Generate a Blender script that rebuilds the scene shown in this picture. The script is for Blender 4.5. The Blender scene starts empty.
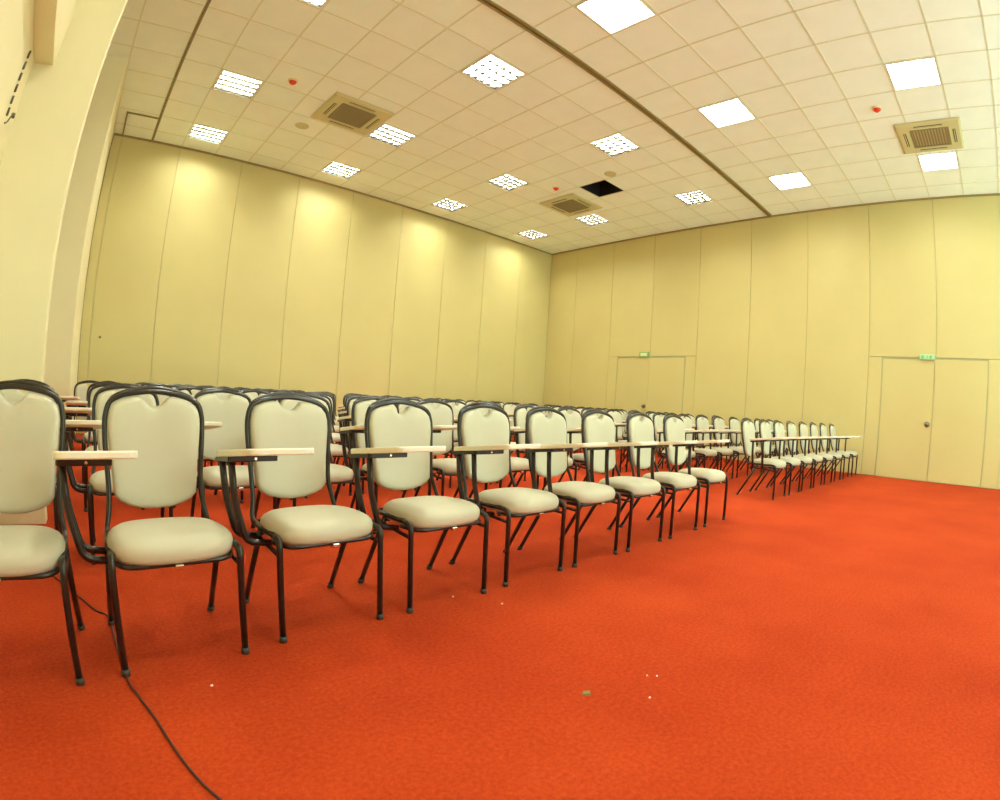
import bpy, bmesh, math, random
from mathutils import Vector, Matrix

SC = bpy.context.scene
C = bpy.context.collection

# ------------------------------------------------------------------ camera
HC = 0.8936                                   # lens height above the carpet
cam = bpy.data.cameras.new('camera')
cam_o = bpy.data.objects.new('camera', cam)
C.objects.link(cam_o)
RT = (0.6969627, -0.7144539, 0.0616325)
UP = (-0.0184205, 0.0680809, 0.9975097)
FW = (0.7168707, 0.6963624, -0.0342892)
cam_o.matrix_world = Matrix(((RT[0], UP[0], -FW[0], 0), (RT[1], UP[1], -FW[1], 0),
                             (RT[2], UP[2], -FW[2], HC), (0, 0, 0, 1)))
cam.type = 'PANO'                             # the photo's barrel-distorting wide lens
cc = cam if hasattr(cam, 'panorama_type') else cam.cycles
cc.panorama_type = 'FISHEYE_LENS_POLYNOMIAL'
cc.fisheye_fov = math.radians(180)
cc.fisheye_polynomial_k0 = 0.0
cc.fisheye_polynomial_k1 = -0.05233649147701541
cc.fisheye_polynomial_k2 = -8.025135011863232e-05
cc.fisheye_polynomial_k3 = 2.975749737736997e-05
cc.fisheye_polynomial_k4 = -8.62774631580268e-07
cam.sensor_width = 36
cam.shift_x = -44.2634 / 1000
cam.shift_y = 21.7704 / 800
cam.clip_end = 200
SC.camera = cam_o

# ------------------------------------------------------------------ light & exposure
w = bpy.data.worlds.new('world')
SC.world = w
w.use_nodes = True
w.node_tree.nodes['Background'].inputs[0].default_value = (0.68, 1.0, 0.88, 1)
w.node_tree.nodes['Background'].inputs[1].default_value = 3.9
SC.view_settings.view_transform = 'Standard'
SC.view_settings.look = 'None'
SC.view_settings.gamma = 1.0
SC.view_settings.use_curve_mapping = False
SC.view_settings.exposure = 0.19
LAMP_W = 52.0
LAMP_COL = (0.96, 1.03, 0.90)

# ------------------------------------------------------------------ materials
def mat(name, col, rough=0.6, metal=0.0, emit=None, estr=0.0, noise=0.0, nscale=8.0, bump=0.0, bscale=60.0, col2=None, coat=0.0):
    m = bpy.data.materials.new(name)
    m.use_nodes = True
    nt = m.node_tree
    b = nt.nodes['Principled BSDF']
    b.inputs['Base Color'].default_value = (*col, 1)
    b.inputs['Roughness'].default_value = rough
    b.inputs['Metallic'].default_value = metal
    b.inputs['Coat Weight'].default_value = coat
    if emit:
        b.inputs['Emission Color'].default_value = (*emit, 1)
        b.inputs['Emission Strength'].default_value = estr
    tc = nt.nodes.new('ShaderNodeTexCoord')
    if noise > 0:
        n = nt.nodes.new('ShaderNodeTexNoise')
        n.inputs['Scale'].default_value = nscale
        n.inputs['Detail'].default_value = 6
        nt.links.new(tc.outputs['Object'], n.inputs['Vector'])
        r = nt.nodes.new('ShaderNodeValToRGB')
        c2 = col2 or tuple(c * (1 - noise) for c in col)
        r.color_ramp.elements[0].position = 0.3
        r.color_ramp.elements[1].position = 0.7
        r.color_ramp.elements[0].color = (*c2, 1)
        r.color_ramp.elements[1].color = (*col, 1)
        nt.links.new(n.outputs['Fac'], r.inputs['Fac'])
        nt.links.new(r.outputs['Color'], b.inputs['Base Color'])
    if bump > 0:
        n2 = nt.nodes.new('ShaderNodeTexNoise')
        n2.inputs['Scale'].default_value = bscale
        n2.inputs['Detail'].default_value = 4
        nt.links.new(tc.outputs['Object'], n2.inputs['Vector'])
        bp = nt.nodes.new('ShaderNodeBump')
        bp.inputs['Strength'].default_value = bump
        bp.inputs['Distance'].default_value = 0.01
        nt.links.new(n2.outputs['Fac'], bp.inputs['Height'])
        nt.links.new(bp.outputs['Normal'], b.inputs['Normal'])
    return m

M = {}
M['wall'] = mat('partition_panel', (0.650, 0.540, 0.220), 0.55, noise=0.05, nscale=1.2, bump=0.05, bscale=200)
M['wall_gap'] = mat('panel_seam', (0.50, 0.46, 0.23), 0.8)
M['pillar'] = mat('painted_plaster', (0.88, 0.79, 0.49), 0.7, noise=0.04, nscale=2.0, bump=0.08, bscale=120)
M['tile'] = mat('ceiling_tile', (0.93, 0.99, 0.86), 0.9, noise=0.04, nscale=3.0, bump=0.15, bscale=250)
M['tbar'] = mat('ceiling_grid_bar', (0.76, 0.78, 0.54), 0.5)
M['track'] = mat('partition_track', (0.33, 0.25, 0.09), 0.45, metal=0.3)
M['slit'] = mat('track_slot', (0.03, 0.02, 0.008), 0.8)
M['black_void'] = mat('ceiling_void', (0.006, 0.006, 0.006), 0.95)
M['fabric'] = mat('cream_vinyl', (0.62, 0.57, 0.41), 0.48, noise=0.05, nscale=5.0, bump=0.06, bscale=350)
M['frame'] = mat('black_painted_steel', (0.045, 0.038, 0.030), 0.28, metal=0.55, noise=0.25, nscale=30, coat=0.25)
M['foot'] = mat('foot_cap_plastic', (0.05, 0.042, 0.032), 0.6)
M['chrome'] = mat('bright_bolt', (0.8, 0.76, 0.6), 0.2, metal=1.0)
M['tablet'] = mat('cream_laminate', (0.95, 0.91, 0.72), 0.35, noise=0.03, nscale=4)
M['tablet_edge'] = mat('laminate_edge', (0.92, 0.85, 0.60), 0.5)
M['lamp_frame'] = mat('lamp_frame_white', (0.8, 0.78, 0.66), 0.4)
M['louvre'] = mat('lamp_louvre', (0.60, 0.60, 0.58), 0.12, metal=1.0)
M['tray'] = mat('lamp_tray_white', (0.85, 0.85, 0.80), 0.5)
M['tube'] = mat('fluorescent_tube', (1, 1, 1), 0.5, emit=(1.0, 0.97, 0.88), estr=14.0)
M['ac'] = mat('air_conditioner_plastic', (0.60, 0.56, 0.28), 0.5)
M['ac_grille'] = mat('intake_grille_plastic', (0.30, 0.24, 0.11), 0.6)
M['ac_dark'] = mat('air_outlet_shadow', (0.07, 0.05, 0.02), 0.7)
M['red'] = mat('detector_red', (0.75, 0.04, 0.01), 0.4)
M['detector'] = mat('detector_base', (0.80, 0.72, 0.40), 0.5)
M['green'] = mat('exit_green', (0.25, 0.45, 0.14), 0.5)
M['palegreen'] = mat('exit_pale_green', (0.42, 0.70, 0.40), 0.5)
M['pale'] = mat('exit_pale', (0.80, 0.82, 0.45), 0.5)
M['steel'] = mat('dull_steel', (0.20, 0.18, 0.12), 0.35, metal=0.8)
M['cable'] = mat('dark_cable_rubber', (0.07, 0.02, 0.012), 0.6)
M['scrap'] = mat('grey_scrap', (0.22, 0.19, 0.06), 0.9)
M['paper'] = mat('white_paper', (0.9, 0.8, 0.62), 0.9)

def carpet():
    m = bpy.data.materials.new('red_carpet')
    m.use_nodes = True
    nt = m.node_tree
    b = nt.nodes['Principled BSDF']
    b.inputs['Roughness'].default_value = 0.95
    b.inputs['Specular IOR Level'].default_value = 0.1
    tc = nt.nodes.new('ShaderNodeTexCoord')
    def noise(scale, detail, rough=0.5):
        n = nt.nodes.new('ShaderNodeTexNoise')
        n.inputs['Scale'].default_value = scale
        n.inputs['Detail'].default_value = detail
        n.inputs['Roughness'].default_value = rough
        nt.links.new(tc.outputs['Object'], n.inputs['Vector'])
        return n
    big = noise(1.1, 5, 0.6)
    fine = noise(70, 5, 0.7)
    mx = nt.nodes.new('ShaderNodeMix')
    mx.data_type = 'FLOAT'
    mx.inputs[0].default_value = 0.6
    nt.links.new(big.outputs['Fac'], mx.inputs[2])
    nt.links.new(fine.outputs['Fac'], mx.inputs[3])
    r = nt.nodes.new('ShaderNodeValToRGB')
    e = r.color_ramp.elements
    e[0].position, e[1].position = 0.36, 0.64
    e[0].color = (0.36, 0.028, 0.0055, 1)
    e[1].color = (0.56, 0.066, 0.0120, 1)
    nt.links.new(mx.outputs[0], r.inputs['Fac'])
    nt.links.new(r.outputs['Color'], b.inputs['Base Color'])
    bp = nt.nodes.new('ShaderNodeBump')
    bp.inputs['Strength'].default_value = 0.5
    bp.inputs['Distance'].default_value = 0.006
    pile = noise(260, 3, 0.6)
    nt.links.new(pile.outputs['Fac'], bp.inputs['Height'])
    nt.links.new(bp.outputs['Normal'], b.inputs['Normal'])
    return m
M['carpet'] = carpet()

# ------------------------------------------------------------------ helpers
def box(bm, x0, x1, y0, y1, z0, z1, mi=0, bevel=0.0):
    vs = [bm.verts.new(p) for p in ((x0, y0, z0), (x1, y0, z0), (x1, y1, z0), (x0, y1, z0),
                                    (x0, y0, z1), (x1, y0, z1), (x1, y1, z1), (x0, y1, z1))]
    fs = [bm.faces.new([vs[i] for i in f]) for f in
          ((0, 3, 2, 1), (4, 5, 6, 7), (0, 1, 5, 4), (1, 2, 6, 5), (2, 3, 7, 6), (3, 0, 4, 7))]
    for f in fs:
        f.material_index = mi
    if bevel > 0:
        es = list({e for f in fs for e in f.edges})
        bmesh.ops.bevel(bm, geom=es, offset=bevel, segments=2, affect='EDGES', profile=0.5)

def obj(name, bm, mats, parent=None, smooth=False, loc=None, normals=True):
    if normals:
        bmesh.ops.recalc_face_normals(bm, faces=bm.faces)
    me = bpy.data.meshes.new(name)
    bm.to_mesh(me)
    bm.free()
    for m in (mats if isinstance(mats, (list, tuple)) else [mats]):
        me.materials.append(m)
    if smooth:
        for p in me.polygons:
            p.use_smooth = True
    o = bpy.data.objects.new(name, me)
    C.objects.link(o)
    if parent:
        o.parent = parent
    if loc:
        o.location = loc
    return o

def tag(o, label=None, cat=None, group=None, kind=None):
    if label: o['label'] = label
    if cat: o['category'] = cat
    if group: o['group'] = group
    if kind: o['kind'] = kind
    return o

def thing(name, loc, label, cat, group=None, rz=0.0):
    o = bpy.data.objects.new(name, None)
    o.empty_display_size = 0.1
    C.objects.link(o)
    o.location = loc
    o.rotation_euler = (0, 0, rz)
    return tag(o, label, cat, group)

def fillet(pts, r, n=5):
    """round the corners of a polyline"""
    pts = [Vector(p) for p in pts]
    if r <= 0:
        return pts
    out = [pts[0]]
    for a, b, c in zip(pts, pts[1:], pts[2:]):
        d1, d2 = (a - b), (c - b)
        k = min(r, d1.length * 0.48, d2.length * 0.48)
        p0, p1 = b + d1.normalized() * k, b + d2.normalized() * k
        for i in range(n + 1):
            t = i / n
            out.append((1 - t) ** 2 * p0 + 2 * t * (1 - t) * b + t * t * p1)
    out.append(pts[-1])
    return out

def catmull(pts, n=5):
    pts = [Vector(p) for p in pts]
    P = [2 * pts[0] - pts[1]] + pts + [2 * pts[-1] - pts[-2]]
    out = []
    for i in range(1, len(P) - 2):
        p0, p1, p2, p3 = P[i - 1:i + 3]
        for k in range(n):
            t = k / n
            out.append(0.5 * ((2 * p1) + (p2 - p0) * t + (2 * p0 - 5 * p1 + 4 * p2 - p3) * t * t
                              + (3 * p1 - p0 - 3 * p2 + p3) * t ** 3))
    out.append(pts[-1])
    return out

def tube(bm, pts, r, seg=10, mi=0):
    pts = [Vector(p) for p in pts]
    n = len(pts)
    t0 = (pts[1] - pts[0]).normalized()
    up = Vector((0, 0, 1)) if abs(t0.z) < 0.9 else Vector((1, 0, 0))
    nrm = t0.cross(up).normalized()
    rings = []
    for i, p in enumerate(pts):
        t = (pts[min(i + 1, n - 1)] - pts[max(i - 1, 0)])
        t = t.normalized() if t.length > 1e-9 else t0
        nrm = (nrm - t * nrm.dot(t)).normalized()
        bn = t.cross(nrm)
        rings.append([bm.verts.new(p + r * (math.cos(a) * nrm + math.sin(a) * bn))
                      for a in (2 * math.pi * k / seg for k in range(seg))])
    for a, b in zip(rings, rings[1:]):
        for k in range(seg):
            f = bm.faces.new((a[k], a[(k + 1) % seg], b[(k + 1) % seg], b[k]))
            f.material_index = mi
    bm.faces.new(rings[0][::-1]).material_index = mi
    bm.faces.new(rings[-1]).material_index = mi

def disc(bm, cx, cy, z0, z1, r0, r1, seg=24, mi=0):
    a = [bm.verts.new((cx + r0 * math.cos(2 * math.pi * k / seg), cy + r0 * math.sin(2 * math.pi * k / seg), z0)) for k in range(seg)]
    b = [bm.verts.new((cx + r1 * math.cos(2 * math.pi * k / seg), cy + r1 * math.sin(2 * math.pi * k / seg), z1)) for k in range(seg)]
    for k in range(seg):
        bm.faces.new((a[k], a[(k + 1) % seg], b[(k + 1) % seg], b[k])).material_index = mi
    bm.faces.new(a[::-1]).material_index = mi
    bm.faces.new(b).material_index = mi

# ------------------------------------------------------------------ room dimensions
ZC = 4.995                   # ceiling
X2, Y1 = 10.241, 10.041      # wall with the doors (x = X2) and long panel wall (y = Y1)
T = 0.625
RX, RY = 4.055, 3.2886       # a node of the tile grid, door side of the big track
LX, LY = 2.7843, 4.5672      # a node of the tile grid, far side of the big track
TY, TX = 3.905, 0.372        # centre lines of the two tracks
YN = -3.6                    # where the modelled hall stops, behind the camera
XW, XP = -0.845, -0.352       # near side wall, pillar edge
YP = 3.855                   # pillar face
Y2P, X2P = 7.40, -0.33       # second pillar

# ------------------------------------------------------------------ floor
bm = bmesh.new()
box(bm, -2.0, X2 + 0.1, YN, Y1 + 0.1, -0.06, 0.0)
tag(obj('floor', bm, M['carpet']), kind='structure')

# ------------------------------------------------------------------ panel walls
def panel_wall_x():
    bm = bmesh.new()
    g = 0.0035
    box(bm, -0.60, X2 + 0.1, Y1 + 0.016, Y1 + 0.12, 0, ZC + 0.1, 1)
    xs = [-0.325, -0.16, 0.90, 2.06, 3.21, 4.38, 5.56, 6.74, 7.92, 9.10, X2]
    for a, b in zip(xs, xs[1:]):
        box(bm, a + g, b - g, Y1, Y1 + 0.02, 0.012, ZC - 0.02, 0, 0.003)
    return tag(obj('wall_back', bm, [M['wall'], M['wall_gap']]), kind='structure')
panel_wall_x()

DY = (0.765, 6.71)           # door centre lines
DH = 2.10
DW = 0.915                   # leaf width

def panel_wall_y():
    bm = bmesh.new()
    g = 0.0035
    box(bm, X2 + 0.016, X2 + 0.12, YN, Y1 + 0.1, 0, ZC + 0.1, 1)
    ys = [0.747 - 1.193 * k for k in range(1, 9)][::-1] + [0.747 + 1.193 * k for k in range(8)]
    ys = [YN] + ys + [Y1]
    for a, b in zip(ys, ys[1:]):
        z0 = 0.012
        for d in DY:
            if abs(a - d) < 0.1 or abs(b - d) < 0.1:
                z0 = DH + 0.03
                # the narrow cheek beside the door
                if abs(b - d) < 0.1:
                    box(bm, X2, X2 + 0.02, a + g, d - DW - 0.015, 0.012, z0 - 2 * g, 0, 0.003)
                else:
                    box(bm, X2, X2 + 0.02, d + DW + 0.015, b - g, 0.012, z0 - 2 * g, 0, 0.003)
        box(bm, X2, X2 + 0.02, a + g, b - g, z0, ZC - 0.02, 0, 0.003)
    return tag(obj('wall_right', bm, [M['wall'], M['wall_gap']]), kind='structure')
panel_wall_y()

for n, d in enumerate(DY):
    root = thing('door_%d' % (n + 1), (X2, d, 0), None, None)
    tag(root, kind='structure')
    for s in (-1, 1):
        bm = bmesh.new()
        y0, y1 = sorted((s * 0.003, s * (DW - 0.002)))
        dx = 0.004 if s > 0 else -0.004       # one leaf sits a little proud
        box(bm, dx, 0.02, y0, y1, 0.010, DH - 0.004, 0, 0.003)
        leaf = obj('door_leaf', bm, M['wall'], root)
        if s > 0:
            # lock rosette with knob near the meeting edge of this leaf
            bm = bmesh.new()
            hz = 0.98
            bmk = bmesh.new()
            disc(bmk, 0, 0, 0, 0.012, 0.048, 0.042, 20)
            disc(bmk, 0, 0, 0.012, 0.045, 0.014, 0.016, 14)
            disc(bmk, 0, 0, 0.045, 0.062, 0.030, 0.024, 20)
            bmesh.ops.rotate(bmk, verts=bmk.verts, cent=(0, 0, 0), matrix=Matrix.Rotation(-math.pi / 2, 3, 'Y'))
            bmesh.ops.translate(bmk, verts=bmk.verts, vec=(-0.002, 0.085, hz))
            bm.free()
            k = obj('door_handle', bmk, M['steel'], leaf, smooth=True)
            k['label'] = 'dark round door knob'
    bm = bmesh.new()                           # slim dark reveal strips round the pair of leaves
    box(bm, -0.004, 0.02, -DW - 0.012, DW + 0.012, DH, DH + 0.012, 0)
    box(bm, -0.004, 0.02, -DW - 0.012, -DW, 0.0, DH, 0)
    box(bm, -0.004, 0.02, DW, DW + 0.012, 0.0, DH, 0)
    obj('door_frame', bm, M['wall_gap'], root)

# exit signs sitting on top of the doors
def exit_sign(y, label, kind):
    root = thing('exit_sign', (X2, y, DH + (0.065 if kind else 0.030)), label, 'sign', 'exit signs above the doors')
    bm = bmesh.new()
    hs = 0.065 if kind else 0.045
    box(bm, -0.035, 0.002, -0.13, 0.13, -hs, hs, 0, 0.004)
    obj('sign_housing', bm, M['green'] if kind else M['palegreen'], root)
    bm = bmesh.new()
    if kind:
        box(bm, -0.038, -0.034, -0.09, 0.09, -0.030, 0.038, 0)
        obj('sign_face', bm, M['pale'], root)
    else:
        box(bm, -0.038, -0.034, -0.115, 0.115, -0.035, 0.035, 0)
        f = obj('sign_face', bm, M['palegreen'], root)
        for (a, b, c, d_) in ((0.055, 0.100, -0.026, 0.026), (-0.080, -0.045, -0.026, 0.028), (-0.008, 0.004, -0.024, 0.026)):
            bm = bmesh.new()                   # the darker symbols
            box(bm, -0.040, -0.037, a, b, c, d_)
            obj('symbol', bm, M['green'], f)
exit_sign(0.90, 'pale green exit sign above the door pair at the end of the room', False)
exit_sign(6.86, 'green framed exit sign with pale face above the door pair behind the chairs', True)

# tiny lock on the long panel wall
bm = bmesh.new()
disc(bm, 0, 0, 0, 0.012, 0.022, 0.018, 14)
bmesh.ops.rotate(bm, verts=bm.verts, cent=(0, 0, 0), matrix=Matrix.Rotation(math.pi / 2, 3, 'X'))
tag(obj('panel_lock', bm, M['steel'], loc=(0.0, Y1 + 0.001, 1.57)), 'small dark round lock on the long panel wall beside the pillar', 'lock')

# ------------------------------------------------------------------ near wall with its two pillars
bm = bmesh.new()
box(bm, XW - 0.15, XW, YN, YP, 0, ZC + 0.1)                     # side wall running past the camera
box(bm, -1.75, XP, YP, YP + 0.14, 0, ZC + 0.1, 0, 0.006)        # wall end facing the room
box(bm, -1.75, -1.60, YP + 0.14, Y2P, 0, ZC + 0.1)              # back of the recess
box(bm, -1.75, X2P, Y2P, Y1 + 0.016, 0, ZC + 0.1, 0, 0.006)     # second pillar
tag(obj('wall_left', bm, M['pillar']), kind='structure')
bm = bmesh.new()
box(bm, XW, XP + 0.012, YP - 0.014, YP, 0, 0.155, 0, 0.004)
box(bm, XP, XP + 0.012, YP - 0.002, YP + 0.14, 0, 0.155)
box(bm, XW, XW + 0.014, YN, YP - 0.014, 0, 0.155)
tag(obj('baseboard_left', bm, M['pillar']), kind='structure')
bm = bmesh.new()
box(bm, XW - 0.15, 2.5, YN - 0.15, YN, 0, ZC + 0.1)  # unseen wall added behind the camera; its width limits the incoming fill light
tag(obj('unseen_fill_blocker', bm, M['pillar']), kind='structure')
# boxed beam running overhead along the side wall
bm = bmesh.new()
box(bm, XW, -0.692, YN, YP, 2.885, 3.30, 0, 0.004)
tag(obj('beam_left', bm, M['pillar']), kind='structure')

# dashed strip with a hook in the corner under the beam
root = thing('cable_strip', (XW + 0.008, 3.56, 2.34), 'short dark dashed cable strip with a hook high on the wall beside the pillar', 'cable')
for k in range(6):
    bm = bmesh.new()
    z = 0.03 + k * 0.078
    tube(bm, [(0, 0, z), (0.002, 0, z + 0.05)], 0.0085, 8)
    obj('cord_segment', bm, M['steel'], root, smooth=True)
bm = bmesh.new()
tube(bm, catmull([(0.0, 0, -0.02), (0.012, 0.02, 0.0), (0.022, 0.035, 0.04), (0.03, 0.045, 0.05)], 5), 0.005, 8)
disc(bm, 0.032, 0.047, 0.038, 0.066, 0.014, 0.014, 12)
obj('hook', bm, M['steel'], root, smooth=True)

# ------------------------------------------------------------------ ceiling
HALF = T / 2
LIGHTS = []          # x, y of tile centres holding a lamp
for r, y in enumerate((LY + 7.5 * T, LY + 4.5 * T, LY + 0.5 * T)):
    for c, i in enumerate((-3, 1, 5, 9)):
        LIGHTS.append((LX + (i + .5) * T, y, r, c))
for r, j in ((3, 0), (4, 4), (5, 8)):
    for c, i in enumerate((-5, -1, 3, 7)):
        if r == 5 and c > 1:
            continue
        LIGHTS.append((RX + (i + .5) * T, RY - (j + .5) * T, r, c))
ACS = [(2.92, 7.17), (7.77, 7.17), (7.87, 0.50)]
HOLE = (LX + 7.5 * T, LY + 2.5 * T)

def skip(cx, cy):
    for lx, ly, _, _ in LIGHTS:
        if abs(cx - lx) < 0.2 and abs(cy - ly) < 0.2:
            return True
    return abs(cx - HOLE[0]) < 0.2 and abs(cy - HOLE[1]) < 0.2

def lines(org, lo, hi, tol=0.03):
    k0 = math.ceil((lo - org) / T - 1e-6)
    k1 = math.floor((hi - org) / T + 1e-6)
    return [lo] + [org + k * T for k in range(k0, k1 + 1) if lo + 0.03 < org + k * T < hi - tol] + [hi]

bm = bmesh.new()
BW = 0.009
def region(x0, x1, y0, y1, ox, oy, tol=0.03):
    xs, ys = lines(ox, x0, x1, tol), lines(oy, y0, y1)
    for a, b in zip(xs, xs[1:]):
        for c, d in zip(ys, ys[1:]):
            if skip((a + b) / 2, (c + d) / 2):
                continue
            box(bm, a + BW, b - BW, c + BW, d - BW, ZC + 0.005, ZC + 0.02, 0)
    for x in xs:
        c0 = y0
        for c, d in zip(ys, ys[1:]):
            box(bm, x - BW, x + BW, c, d, ZC, ZC + 0.012, 1)
    for y in ys:
        for a, b in zip(xs, xs[1:]):
            box(bm, a, b, y - BW, y + BW, ZC, ZC + 0.012, 1)
TW = 0.045
region(TX + 0.015, X2, TY + TW, Y1, LX, LY)
region(-1.75, TX - 0.015, TY + TW, Y1, TX - 0.70, LY, 0.2)
region(-1.75, X2, YN, TY - TW, RX, RY)
tag(obj('ceiling', bm, [M['tile'], M['tbar']]), kind='structure')

# roof slab above the suspended tiles
bm = bmesh.new()
box(bm, -2.0, X2 + 0.12, YN, Y1 + 0.12, ZC + 0.45, ZC + 0.6)
tag(obj('roof_slab', bm, M['black_void']), kind='structure')

# tracks of the movable partition
bm = bmesh.new()
for s in (-1, 1):
    a, b = sorted((TY + s * 0.012, TY + s * TW))
    box(bm, -1.6, X2, a, b, ZC - 0.016, ZC + 0.03, 0, 0.003)
box(bm, -1.6, X2, TY - 0.02, TY + 0.02, ZC + 0.012, ZC + 0.05, 1)
tag(obj('trim_1', bm, [M['track'], M['slit']]), kind='structure')
bm = bmesh.new()
for s in (-1, 1):
    a, b = sorted((TX + s * 0.010, TX + s * 0.022))
    box(bm, a, b, TY + TW, Y1, ZC - 0.004, ZC + 0.03, 0)
box(bm, TX - 0.014, TX + 0.014, TY + TW, Y1, ZC + 0.008, ZC + 0.05, 1)
tag(obj('trim_2', bm, [M['track'], M['slit']]), kind='structure')
# header rails along the tops of both panel walls
bm = bmesh.new()
box(bm, -0.33, X2, Y1 - 0.035, Y1 + 0.016, ZC - 0.022, ZC + 0.02)
box(bm, X2 - 0.035, X2 + 0.016, YN, Y1, ZC - 0.022, ZC + 0.02)
tag(obj('trim_3', bm, M['track']), kind='structure')
# dark joint of the parking hatch beside track 2 and the jamb at the end of the panel wall
bm = bmesh.new()
box(bm, -0.165, TX - 0.02, 9.05, 9.08, ZC - 0.012, ZC + 0.01)
box(bm, -0.180, -0.155, 9.05, Y1, ZC - 0.012, ZC + 0.01)
tag(obj('trim_4', bm, M['track']), kind='structure')
bm = bmesh.new()
box(bm, -0.332, -0.318, Y1 - 0.02, Y1, 0, ZC)
tag(obj('trim_5', bm, M['track']), kind='structure')

# the opening where a tile is missing: near-black box added for the void's darkness
bm = bmesh.new()
hx, hy = HOLE
for (a, b, c, d) in ((hx - .30, hx + .30, hy - .31, hy - .30), (hx - .30, hx + .30, hy + .30, hy + .31),
                     (hx - .31, hx - .30, hy - .31, hy + .31), (hx + .30, hx + .31, hy - .31, hy + .31)):
    box(bm, a, b, c, d, ZC + 0.015, ZC + 0.44, 0)
box(bm, hx - .31, hx + .31, hy - .31, hy + .31, ZC + 0.43, ZC + 0.445, 0)
tag(obj('ceiling_opening', bm, M['black_void']), kind='structure')

# ------------------------------------------------------------------ ceiling lamps
ROWW = ['row along the long panel wall', 'second row out from the long panel wall',
        'row on the chair side of the dark track', 'row just across the dark track',
        'row in line with the end door pair', 'row beyond the end door pair']
COLW = ['fourth', 'third', 'second', 'first']
def make_lamp(dense=True):
    root = bpy.data.objects.new('ceiling_light', None)
    C.objects.link(root)
    s, h = 0.3, 0.075
    bm = bmesh.new()                                       # flange
    e, i_ = 0.300, 0.282
    for (a, b, c, d) in ((-e, e, -e, -i_), (-e, e, i_, e), (-e, -i_, -i_, i_), (i_, e, -i_, i_)):
        box(bm, a, b, c, d, -0.006, 0.004)
    obj('lamp_frame', bm, M['lamp_frame'], root)
    bm = bmesh.new()                                       # open tray
    for (a, b, c, d) in ((-i_, i_, -i_ - .004, -i_), (-i_, i_, i_, i_ + .004), (-i_ - .004, -i_, -i_, i_), (i_, i_ + .004, -i_, i_)):
        box(bm, a, b, c, d, 0.0, h + 0.03)
    box(bm, -i_, i_, -i_, i_, h + 0.03, h + 0.036)
    obj('lamp_tray', bm, M['tray'], root)
    bm = bmesh.new()                                       # louvre: curved reflector dividers and cross blades
    def wedge(x, y, L, along_x, h, wt):
        pr = [(-0.0012, 0.0), (0.0012, 0.0), (wt, h), (-wt, h)]
        A, B = [], []
        for (u, z) in pr:
            if along_x:
                A.append(bm.verts.new((-L, y + u, z))); B.append(bm.verts.new((L, y + u, z)))
            else:
                A.append(bm.verts.new((x + u, -L, z))); B.append(bm.verts.new((x + u, L, z)))
        for k in range(4):
            bm.faces.new((A[k], A[(k + 1) % 4], B[(k + 1) % 4], B[k]))
        bm.faces.new(A[::-1]); bm.faces.new(B)
    if dense:
        for y in (-0.272, -0.136, 0.0, 0.136, 0.272):
            wedge(0, y, i_, True, 0.036, 0.010)
        for k in range(6):
            wedge(-0.272 + k * 0.1088, 0, i_, False, 0.034, 0.009)
    else:                                  # wide-cell louvre with one broad divider
        wedge(0, 0, i_, True, 0.030, 0.006)
        for k in (1, 2, 3):
            wedge(-i_ + k * 2 * i_ / 4, 0, i_, False, 0.016, 0.003)
    obj('louvre', bm, M['louvre'], root)
    for y in (-0.212, -0.07, 0.07, 0.212):
        bm = bmesh.new()
        tube(bm, [(-0.27, y, 0.058), (0.27, y, 0.058)], 0.011, 8)
        obj('lamp_tube', bm, M['tube'], root, smooth=True)
    ld = bpy.data.lights.new('lamp_glow', 'AREA')
    ld.shape = 'SQUARE'
    ld.size = 0.54
    ld.energy = LAMP_W if dense else LAMP_W * 0.62
    ld.color = LAMP_COL
    lo = bpy.data.objects.new('lamp_glow', ld)
    C.objects.link(lo)
    lo.parent = root
    lo.location = (0, 0, h + 0.02)
    return root

def dup(root):
    r = root.copy()
    C.objects.link(r)
    for ch in list(root.children):
        c = ch.copy()
        C.objects.link(c)
        c.parent = r
        for g in list(ch.children):
            d = g.copy()
            C.objects.link(d)
            d.parent = c
    return r

first = {}
for n, (x, y, r, c) in enumerate(LIGHTS):
    kind = r <= 2
    if kind not in first:
        o = first[kind] = make_lamp(kind)
    else:
        o = dup(first[kind])
    o.location = (x, y, ZC)
    tag(o, 'square louvred lamp, %s from door wall, %s' % (COLW[c], ROWW[r]), 'ceiling light', 'louvred ceiling lamps')

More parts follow.
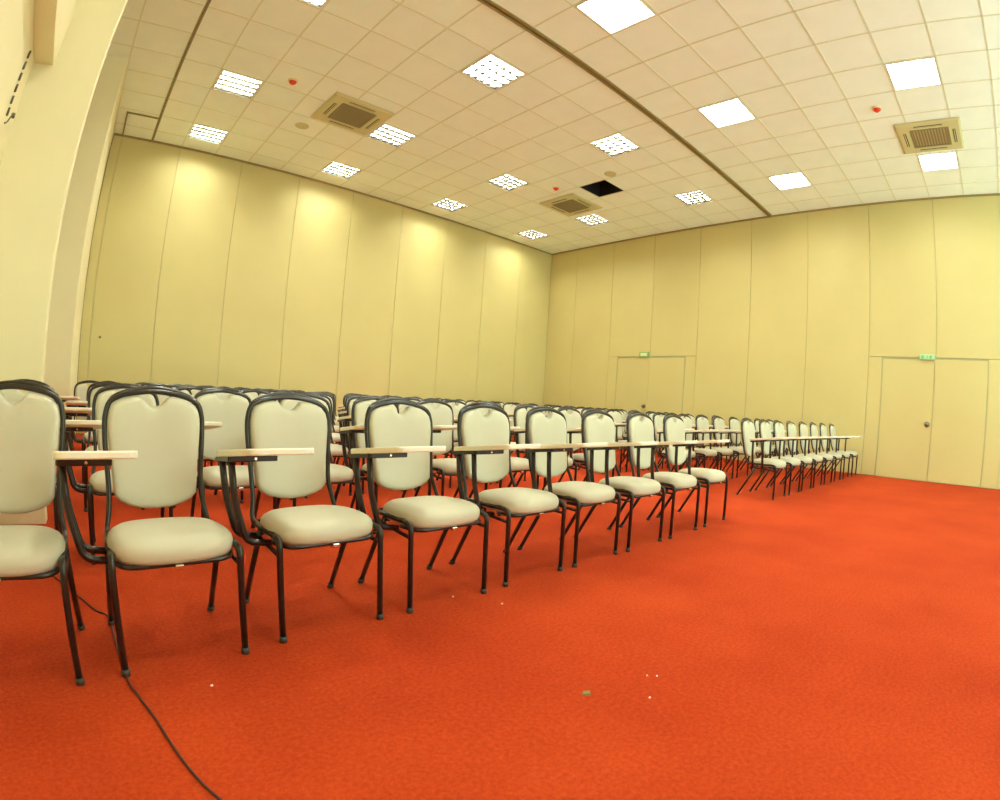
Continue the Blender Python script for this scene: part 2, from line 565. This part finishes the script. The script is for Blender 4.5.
# ------------------------------------------------------------------ air-conditioning cassettes
def make_ac():
    root = bpy.data.objects.new('air_conditioner', None)
    C.objects.link(root)
    bm = bmesh.new()
    a = 0.465
    # flange built as a shallow pan: outer frame ring with a bevelled drop
    def ring(r0, z0, r1, z1):
        q0 = [bm.verts.new((sx * r0, sy * r0, z0)) for sx, sy in ((-1, -1), (1, -1), (1, 1), (-1, 1))]
        q1 = [bm.verts.new((sx * r1, sy * r1, z1)) for sx, sy in ((-1, -1), (1, -1), (1, 1), (-1, 1))]
        for k in range(4):
            bm.faces.new((q0[k], q0[(k + 1) % 4], q1[(k + 1) % 4], q1[k]))
    ring(a, 0.0, a, -0.012)
    ring(a, -0.012, a - 0.03, -0.030)
    ring(a - 0.03, -0.030, 0.285, -0.032)
    ring(0.285, -0.032, 0.270, -0.015)
    bm.faces.new([bm.verts.new((sx * 0.270, sy * 0.270, -0.015)) for sx, sy in ((-1, -1), (1, -1), (1, 1), (-1, 1))])
    obj('casing', bm, M['ac'], root)
    bm = bmesh.new()
    for k in range(12):
        y = -0.235 + k * 0.0427
        box(bm, -0.255, 0.255, y - 0.013, y + 0.013, -0.030, -0.022)
    for x in (-0.26, 0.26):
        box(bm, x - 0.008, x + 0.008, -0.262, 0.262, -0.033, -0.017)
    for y in (-0.26, 0.26):
        box(bm, -0.26, 0.26, y - 0.008, y + 0.008, -0.033, -0.017)
    obj('intake_grille', bm, M['ac_grille'], root)
    for k in range(4):
        bm = bmesh.new()
        box(bm, -0.20, 0.20, 0.335, 0.375, -0.0345, -0.030)
        bmesh.ops.rotate(bm, verts=bm.verts, cent=(0, 0, 0), matrix=Matrix.Rotation(k * math.pi / 2, 3, 'Z'))
        sl = obj('air_outlet', bm, M['ac_dark'], root)
        bm = bmesh.new()
        box(bm, -0.195, 0.195, 0.350, 0.362, -0.040, -0.034)
        bmesh.ops.rotate(bm, verts=bm.verts, cent=(0, 0, 0), matrix=Matrix.Rotation(k * math.pi / 2, 3, 'Z'))
        obj('outlet_flap', bm, M['ac'], sl)
    return root
ac0 = make_ac()
ACL = ['ceiling cassette air conditioner beside a red detector above the pillar-side chairs',
       'ceiling cassette air conditioner next to the missing black ceiling tile',
       'ceiling cassette air conditioner touching a lamp in front of the end door pair']
for n, (x, y) in enumerate(ACS):
    o = ac0 if n == 0 else dup(ac0)
    o.location = (x, y, ZC + 0.001)
    tag(o, ACL[n], 'air conditioner', 'ceiling cassettes')

# ------------------------------------------------------------------ detectors and ceiling discs
def make_detector():
    root = bpy.data.objects.new('smoke_detector', None)
    C.objects.link(root)
    bm = bmesh.new()
    disc(bm, 0, 0, -0.018, 0.004, 0.062, 0.070)
    obj('detector_base', bm, M['detector'], root, smooth=False)
    bm = bmesh.new()
    disc(bm, 0, 0, -0.035, -0.018, 0.048, 0.052)
    disc(bm, 0, 0, -0.055, -0.035, 0.026, 0.046)
    obj('detector_cap', bm, M['red'], root)
    return root
d0 = make_detector()
for n, (x, y, l) in enumerate(((1.85, 6.82, 'red ceiling detector between a lamp and the pillar-side air conditioner'),
                               (6.93, 6.80, 'red ceiling detector near the missing black ceiling tile'),
                               (6.90, 1.09, 'red ceiling detector near the air conditioner by the end door pair'))):
    o = d0 if n == 0 else dup(d0)
    o.location = (x, y, ZC + 0.002)
    tag(o, l, 'smoke detector', 'red ceiling detectors')
for n, (x, y, l) in enumerate(((2.46, 8.02, 'faint round ceiling speaker beside the pillar-side air conditioner'),
                               (7.03, 5.59, 'faint round ceiling speaker between the missing tile and a lamp'))):
    bm = bmesh.new()
    disc(bm, 0, 0, -0.008, 0.004, 0.10, 0.11, 28)
    disc(bm, 0, 0, -0.010, -0.006, 0.08, 0.085, 28)
    tag(obj('ceiling_speaker', bm, M['ac'], loc=(x, y, ZC + 0.002)), l, 'speaker', 'round ceiling speakers')

# ------------------------------------------------------------------ the chair
R = 0.0115
def superoval(a, b, e, n=40, sh=None):
    out = []
    for k in range(n):
        t = 2 * math.pi * k / n
        c, s = math.cos(t), math.sin(t)
        out.append((a * math.copysign(abs(c) ** (2 / e), c), b * math.copysign(abs(s) ** (2 / e), s)))
    return out

def seat_mesh():
    bm = bmesh.new()
    n = 48
    layers = [(0.90, 0.352, 0), (0.975, 0.354, 0), (1.0, 0.368, 0), (1.005, 0.385, 0), (0.985, 0.400, 0), (0.94, 0.411, 0),
              (0.85, 0.421, 0), (0.70, 0.427, 0), (0.45, 0.430, 0), (0.2, 0.431, 0)]
    base = superoval(0.213, 0.182, 3.0, n)
    rings = []
    for s, z, _ in layers:
        ring = []
        for x, y in base:
            fx = 1.0 - 0.10 * (y / 0.182 * 0.5 + 0.5)            # narrower towards the back
            px, py = x * s * fx, y * s
            front = max(0.0, -(py + 0.10) / 0.115)
            ring.append(bm.verts.new((px, py - 0.055, z + 0.002 - 0.010 * front ** 2 - 0.006 * max(0, py / 0.2))))
        rings.append(ring)
    for a, b in zip(rings, rings[1:]):
        for k in range(n):
            bm.faces.new((a[k], a[(k + 1) % n], b[(k + 1) % n], b[k]))
    bm.faces.new(rings[0][::-1])
    bm.faces.new(rings[-1])
    return bm

def back_y(z):
    t = (z - 0.42) / 0.45
    return 0.168 + 0.075 * t + 0.010 * math.sin(max(0, min(1, t)) * math.pi)

def back_outline():
    """front view outline of the backrest pad, counter-clockwise"""
    half = [(0.0, 0.440), (0.05, 0.443), (0.10, 0.456), (0.132, 0.471), (0.150, 0.492), (0.155, 0.535), (0.160, 0.605),
            (0.167, 0.675), (0.171, 0.725), (0.170, 0.765), (0.162, 0.795), (0.147, 0.813), (0.12, 0.827), (0.09, 0.835),
            (0.062, 0.839), (0.050, 0.837), (0.040, 0.825), (0.028, 0.812), (0.014, 0.804), (0.0, 0.801)]
    return half

def pad_mesh():
    bm = bmesh.new()
    half = back_outline()
    pts = half + [(-x, z) for x, z in half[::-1][1:-1]]
    cx, cz = 0.0, 0.65
    # (inset scale, offset towards the sitter)
    layers = [(1.0, 0.010), (1.008, 0.0), (1.008, -0.008), (0.995, -0.018), (0.965, -0.026), (0.90, -0.031), (0.75, -0.034), (0.5, -0.035), (0.25, -0.035)]
    rings = []
    for s, dy in layers:
        ring = []
        for x, z in pts:
            # keep the notch shallow as it goes towards the middle
            X, Zz = cx + (x - cx) * s, cz + (z - cz) * s
            ring.append(bm.verts.new((X, back_y(Zz) + dy - 0.012 * (1 - (X / 0.18) ** 2) * -1, Zz)))
        rings.append(ring)
    n = len(pts)
    for a, b in zip(rings, rings[1:]):
        for k in range(n):
            bm.faces.new((a[k], a[(k + 1) % n], b[(k + 1) % n], b[k]))
    bm.faces.new(rings[-1])
    bm.faces.new(rings[0][::-1])
    return bm

def make_chair():
    root = bpy.data.objects.new('tablet_chair', None)
    C.objects.link(root)
    F = M['frame']
    # legs
    for s in (-1, 1):
        bm = bmesh.new()
        tube(bm, fillet([(s * .203, -.212, 0.012), (s * .204, -.210, .372), (s * .200, -.150, .378)], .06, 6), R)
        leg = obj('leg', bm, F, root, smooth=True)
        bm = bmesh.new()
        tube(bm, [(s * .203, -.212, 0), (s * .203, -.212, 0.022)], R + 0.003, 12)
        obj('foot_cap', bm, M['foot'], leg, smooth=True)
        bm = bmesh.new()
        tube(bm, [(s * .199, .212, 0.012), (s * .196, .01, .362)], R)
        leg = obj('leg', bm, F, root, smooth=True)
        bm = bmesh.new()
        tube(bm, [(s * .199, .2185, 0), (s * .199, .206, 0.022)], R + 0.003, 12)
        obj('foot_cap', bm, M['foot'], leg, smooth=True)
        bm = bmesh.new()
        tube(bm, [(s * .203, -.208, .318), (s * .197, .028, .330)], 0.008, 8)
        obj('stretcher', bm, F, root, smooth=True)
    # seat frame
    bm = bmesh.new()
    for s in (-1, 1):
        tube(bm, [(s * .200, -.155, .378), (s * .196, .02, .374), (s * .188, .12, .372)], R)
    tube(bm, [(-.188, .125, .366), (.188, .125, .366)], 0.009, 8)
    tube(bm, fillet([(-.196, -.12, .350), (-.17, -.215, .345), (.17, -.215, .345), (.196, -.12, .350)], .06, 5), 0.009, 8)
    tube(bm, [(-.196, .0, .352), (.196, .0, .352)], 0.008, 8)
    obj('seat_frame', bm, F, root, smooth=True)
    bm = bmesh.new()
    box(bm, -.014, .014, -.240, -.214, .330, .348, 0, 0.004)
    c = obj('seat_clip', bm, M['chrome'], root)
    c['label'] = 'shiny clip under the seat edge'
    obj('seat', seat_mesh(), M['fabric'], root, smooth=True)
    # back frame: hoop from the seat rails round the back pad
    half = [(.190, .105, .372), (.186, .140, .388), (.176, .160, .440), (.171, back_y(.50), .50), (.174, back_y(.58), .58),
            (.180, back_y(.66), .66), (.183, back_y(.73), .73), (.180, back_y(.775), .775), (.166, back_y(.815), .815),
            (.130, back_y(.837), .837), (.078, back_y(.850), .850), (.0, back_y(.858), .858)]
    full = half + [(-x, y, z) for x, y, z in half[::-1][1:]]
    bm = bmesh.new()
    tube(bm, catmull(full, 4), .0098, 10)
    bf = obj('back_frame', bm, F, root, smooth=True)
    bm = bmesh.new()                                    # second rail arching behind the shoulders
    hz = [(.176, back_y(.79) + .006, .79), (.156, .250, .829), (.105, .264, .854), (.05, .272, .866), (0, .274, .870)]
    fullr = hz + [(-x, y, z) for x, y, z in hz[::-1][1:]]
    tube(bm, catmull(fullr, 4), 0.009, 8)
    obj('top_rail', bm, F, root, smooth=True)
    bm = pad_mesh()
    obj('backrest', bm, M['fabric'], root, smooth=True)
    # writing tablet on its two posts
    bm = bmesh.new()
    for y in (-.085, .03):
        tube(bm, fillet([(-.338, y - .004, .657 - .125 * (y + .135)), (-.322, y, .50), (-.302, y, .42), (-.282, y, .347), (-.190, y, .334)], .05, 6), 0.0125)
    arm = obj('tablet_arm', bm, F, root, smooth=True)
    bm = bmesh.new()
    box(bm, -.352, -.182, -.130, -.105, .640, .659, 0, 0.003)
    box(bm, -.356, -.312, -.115, .055, .642, .659, 0, 0.003)
    box(bm, -.222, -.188, -.115, .035, .646, .659, 0, 0.003)
    for v in bm.verts:
        v.co.z -= 0.125 * (v.co.y + .135)
    br = obj('tablet_bracket', bm, F, root)
    bm = bmesh.new()
    disc(bm, 0, 0, -0.003, 0.0, 0.005, 0.005, 10)
    bmesh.ops.rotate(bm, verts=bm.verts, cent=(0, 0, 0), matrix=Matrix.Rotation(math.pi / 2, 3, 'X'))
    bmesh.ops.translate(bm, verts=bm.verts, vec=(-.262, -.131, .649))
    b_ = obj('bolt', bm, M['chrome'], br)
    bm = bmesh.new()
    n = 36
    base = superoval(0.121, 0.205, 7.0, n)
    rings = []
    for s, z in ((0.985, 0.0), (1.0, 0.004), (1.0, 0.018), (0.985, 0.022)):
        ring = []
        for x, y in base:
            ring.append(bm.verts.new((x * s - .240, y * s - .135, (.660 + z - 0.125 * y))))
        rings.append(ring)
    for i, (a, b) in enumerate(zip(rings, rings[1:])):
        for k in range(n):
            bm.faces.new((a[k], a[(k + 1) % n], b[(k + 1) % n], b[k])).material_index = 1 if i < 1 else 0
    bm.faces.new(rings[0][::-1]).material_index = 1
    bm.faces.new(rings[-1])
    t = obj('writing_tablet', bm, [M['tablet'], M['tablet_edge']], root)
    return root

chair0 = make_chair()
ORD = ['first', 'second', 'third', 'fourth', 'fifth', 'sixth', 'seventh', 'eighth', 'ninth']
ROWN = ['front row'] + [o + ' row' for o in ORD[1:]]
rnd = random.Random(4)
used = [False]
def place(x, y, rz, row, col, block):
    o = dup(chair0) if used[0] else chair0
    used[0] = True
    o.location = (x, y, 0)
    o.rotation_euler = (0, 0, rz)
    if block == 'A':
        lab = 'cream padded tablet chair, %s of pillar-side block, %s seat from the pillar end' % (ROWN[row], ORD[col])
    else:
        lab = 'cream padded tablet chair, %s of exit-door block, %s seat from the aisle' % (ROWN[row], ORD[col])
    tag(o, lab, 'chair', 'tablet chairs in the pillar-side block' if block == 'A' else 'tablet chairs in the exit-door block')

ROW1 = [(-.310, 1.940, -.04), (.226, 1.962, .05), (.778, 2.010, .05), (1.326, 2.022, .03), (1.880, 2.047, .03),
        (2.396, 2.060, .05), (2.916, 2.062, .04), (3.455, 2.075, .04), (4.020, 2.100, .06)]
ROW1B = [(5.945, 2.225, .02), (6.50, 2.225, .02), (7.03, 2.230, .0), (7.56, 2.230, .01), (8.10, 2.220, .0),
         (8.66, 2.215, .02), (9.20, 2.205, .02), (9.77, 2.190, .03)]
PITCH = 1.205
for c, (x, y, a) in enumerate(ROW1):
    place(x, y, a, 0, c, 'A')
for c, (x, y, a) in enumerate(ROW1B):
    place(x, y, a, 0, c, 'B')
COLA = [-.375, .175, .745, 1.285, 1.82, 2.36, 2.90, 3.44, 3.98]
COLB = [5.80, 6.37, 6.93, 7.49, 8.05, 8.61, 9.17, 9.73]
for r in range(1, 7):
    for c, x in enumerate(COLA):
        if c == 0 and r > 1:
            continue
        x += {(1, 0): -.03, (2, 1): -.05, (3, 1): -.08, (4, 1): -.25}.get((r, c), 0)
        place(x + rnd.uniform(-.008, .008), 1.975 + .035 * x + PITCH * r + rnd.uniform(-.03, .03), rnd.uniform(-.02, .03), r, c, 'A')
    for c, x in enumerate(COLB):
        place(x + rnd.uniform(-.008, .008), 2.19 + 1.15 * r + rnd.uniform(-.03, .03), rnd.uniform(-.02, .02), r, c, 'B')

# ------------------------------------------------------------------ small things on the carpet
bm = bmesh.new()
pts = [(-.36, 3.05), (-.22, 2.75), (-.112, 2.495), (-.041, 2.314), (.007, 2.232), (.022, 1.95), (.035, 1.701),
       (.058, 1.587), (.086, 1.453), (.103, 1.336), (.126, 1.201), (.160, 1.076), (.24, .90), (.40, .70)]
tube(bm, catmull([(x, y, 0.004) for x, y in pts], 5), 0.0036, 8)
cable = tag(obj('floor_cable', bm, M['cable'], smooth=True), 'thin black cable snaking across the red carpet under the front chairs', 'cable')

def scrap(name, x, y, r, label, mt, seed, group=None):
    q = random.Random(seed)
    bm = bmesh.new()
    n = 9
    a = [(r * q.uniform(.7, 1.2) * math.cos(2 * math.pi * k / n), r * .8 * q.uniform(.7, 1.2) * math.sin(2 * math.pi * k / n)) for k in range(n)]
    lo = [bm.verts.new((p[0], p[1], 0)) for p in a]
    hi = [bm.verts.new((p[0] * .8, p[1] * .8, 0.003 + r * q.uniform(0.05, .2))) for p in a]
    for k in range(n):
        bm.faces.new((lo[k], lo[(k + 1) % n], hi[(k + 1) % n], hi[k]))
    bm.faces.new(hi)
    bm.faces.new(lo[::-1])
    tag(obj(name, bm, mt, loc=(x, y, 0.0005)), label, 'scrap', group)

scrap('carpet_scrap', 1.222, .932, .016, 'grey-green scrap lying alone on the open red carpet', M['scrap'], 2)
for k, (x, y, r, l) in enumerate(((1.485, .838, .0045, 'tiny white paper bit, farther of the pair beyond the grey-green scrap'),
                              (1.463, .864, .0035, 'tiny white paper bit beside its larger twin on the open carpet'),
                              (1.348, .776, .0045, 'tiny white paper bit on open carpet between grey-green scrap and the camera side'),
                              (.280, 1.584, .005, 'tiny white paper bit on the carpet before the second front chair'),
                              (1.387, 1.852, .005, 'tiny white paper bit on the carpet under the fourth front chair'),
                              (1.516, 1.663, .005, 'tiny white paper bit on the carpet before the fifth front chair'))):
    scrap('paper_bit', x, y, r, l, M['paper'], 10 + k, 'paper bits on the carpet')
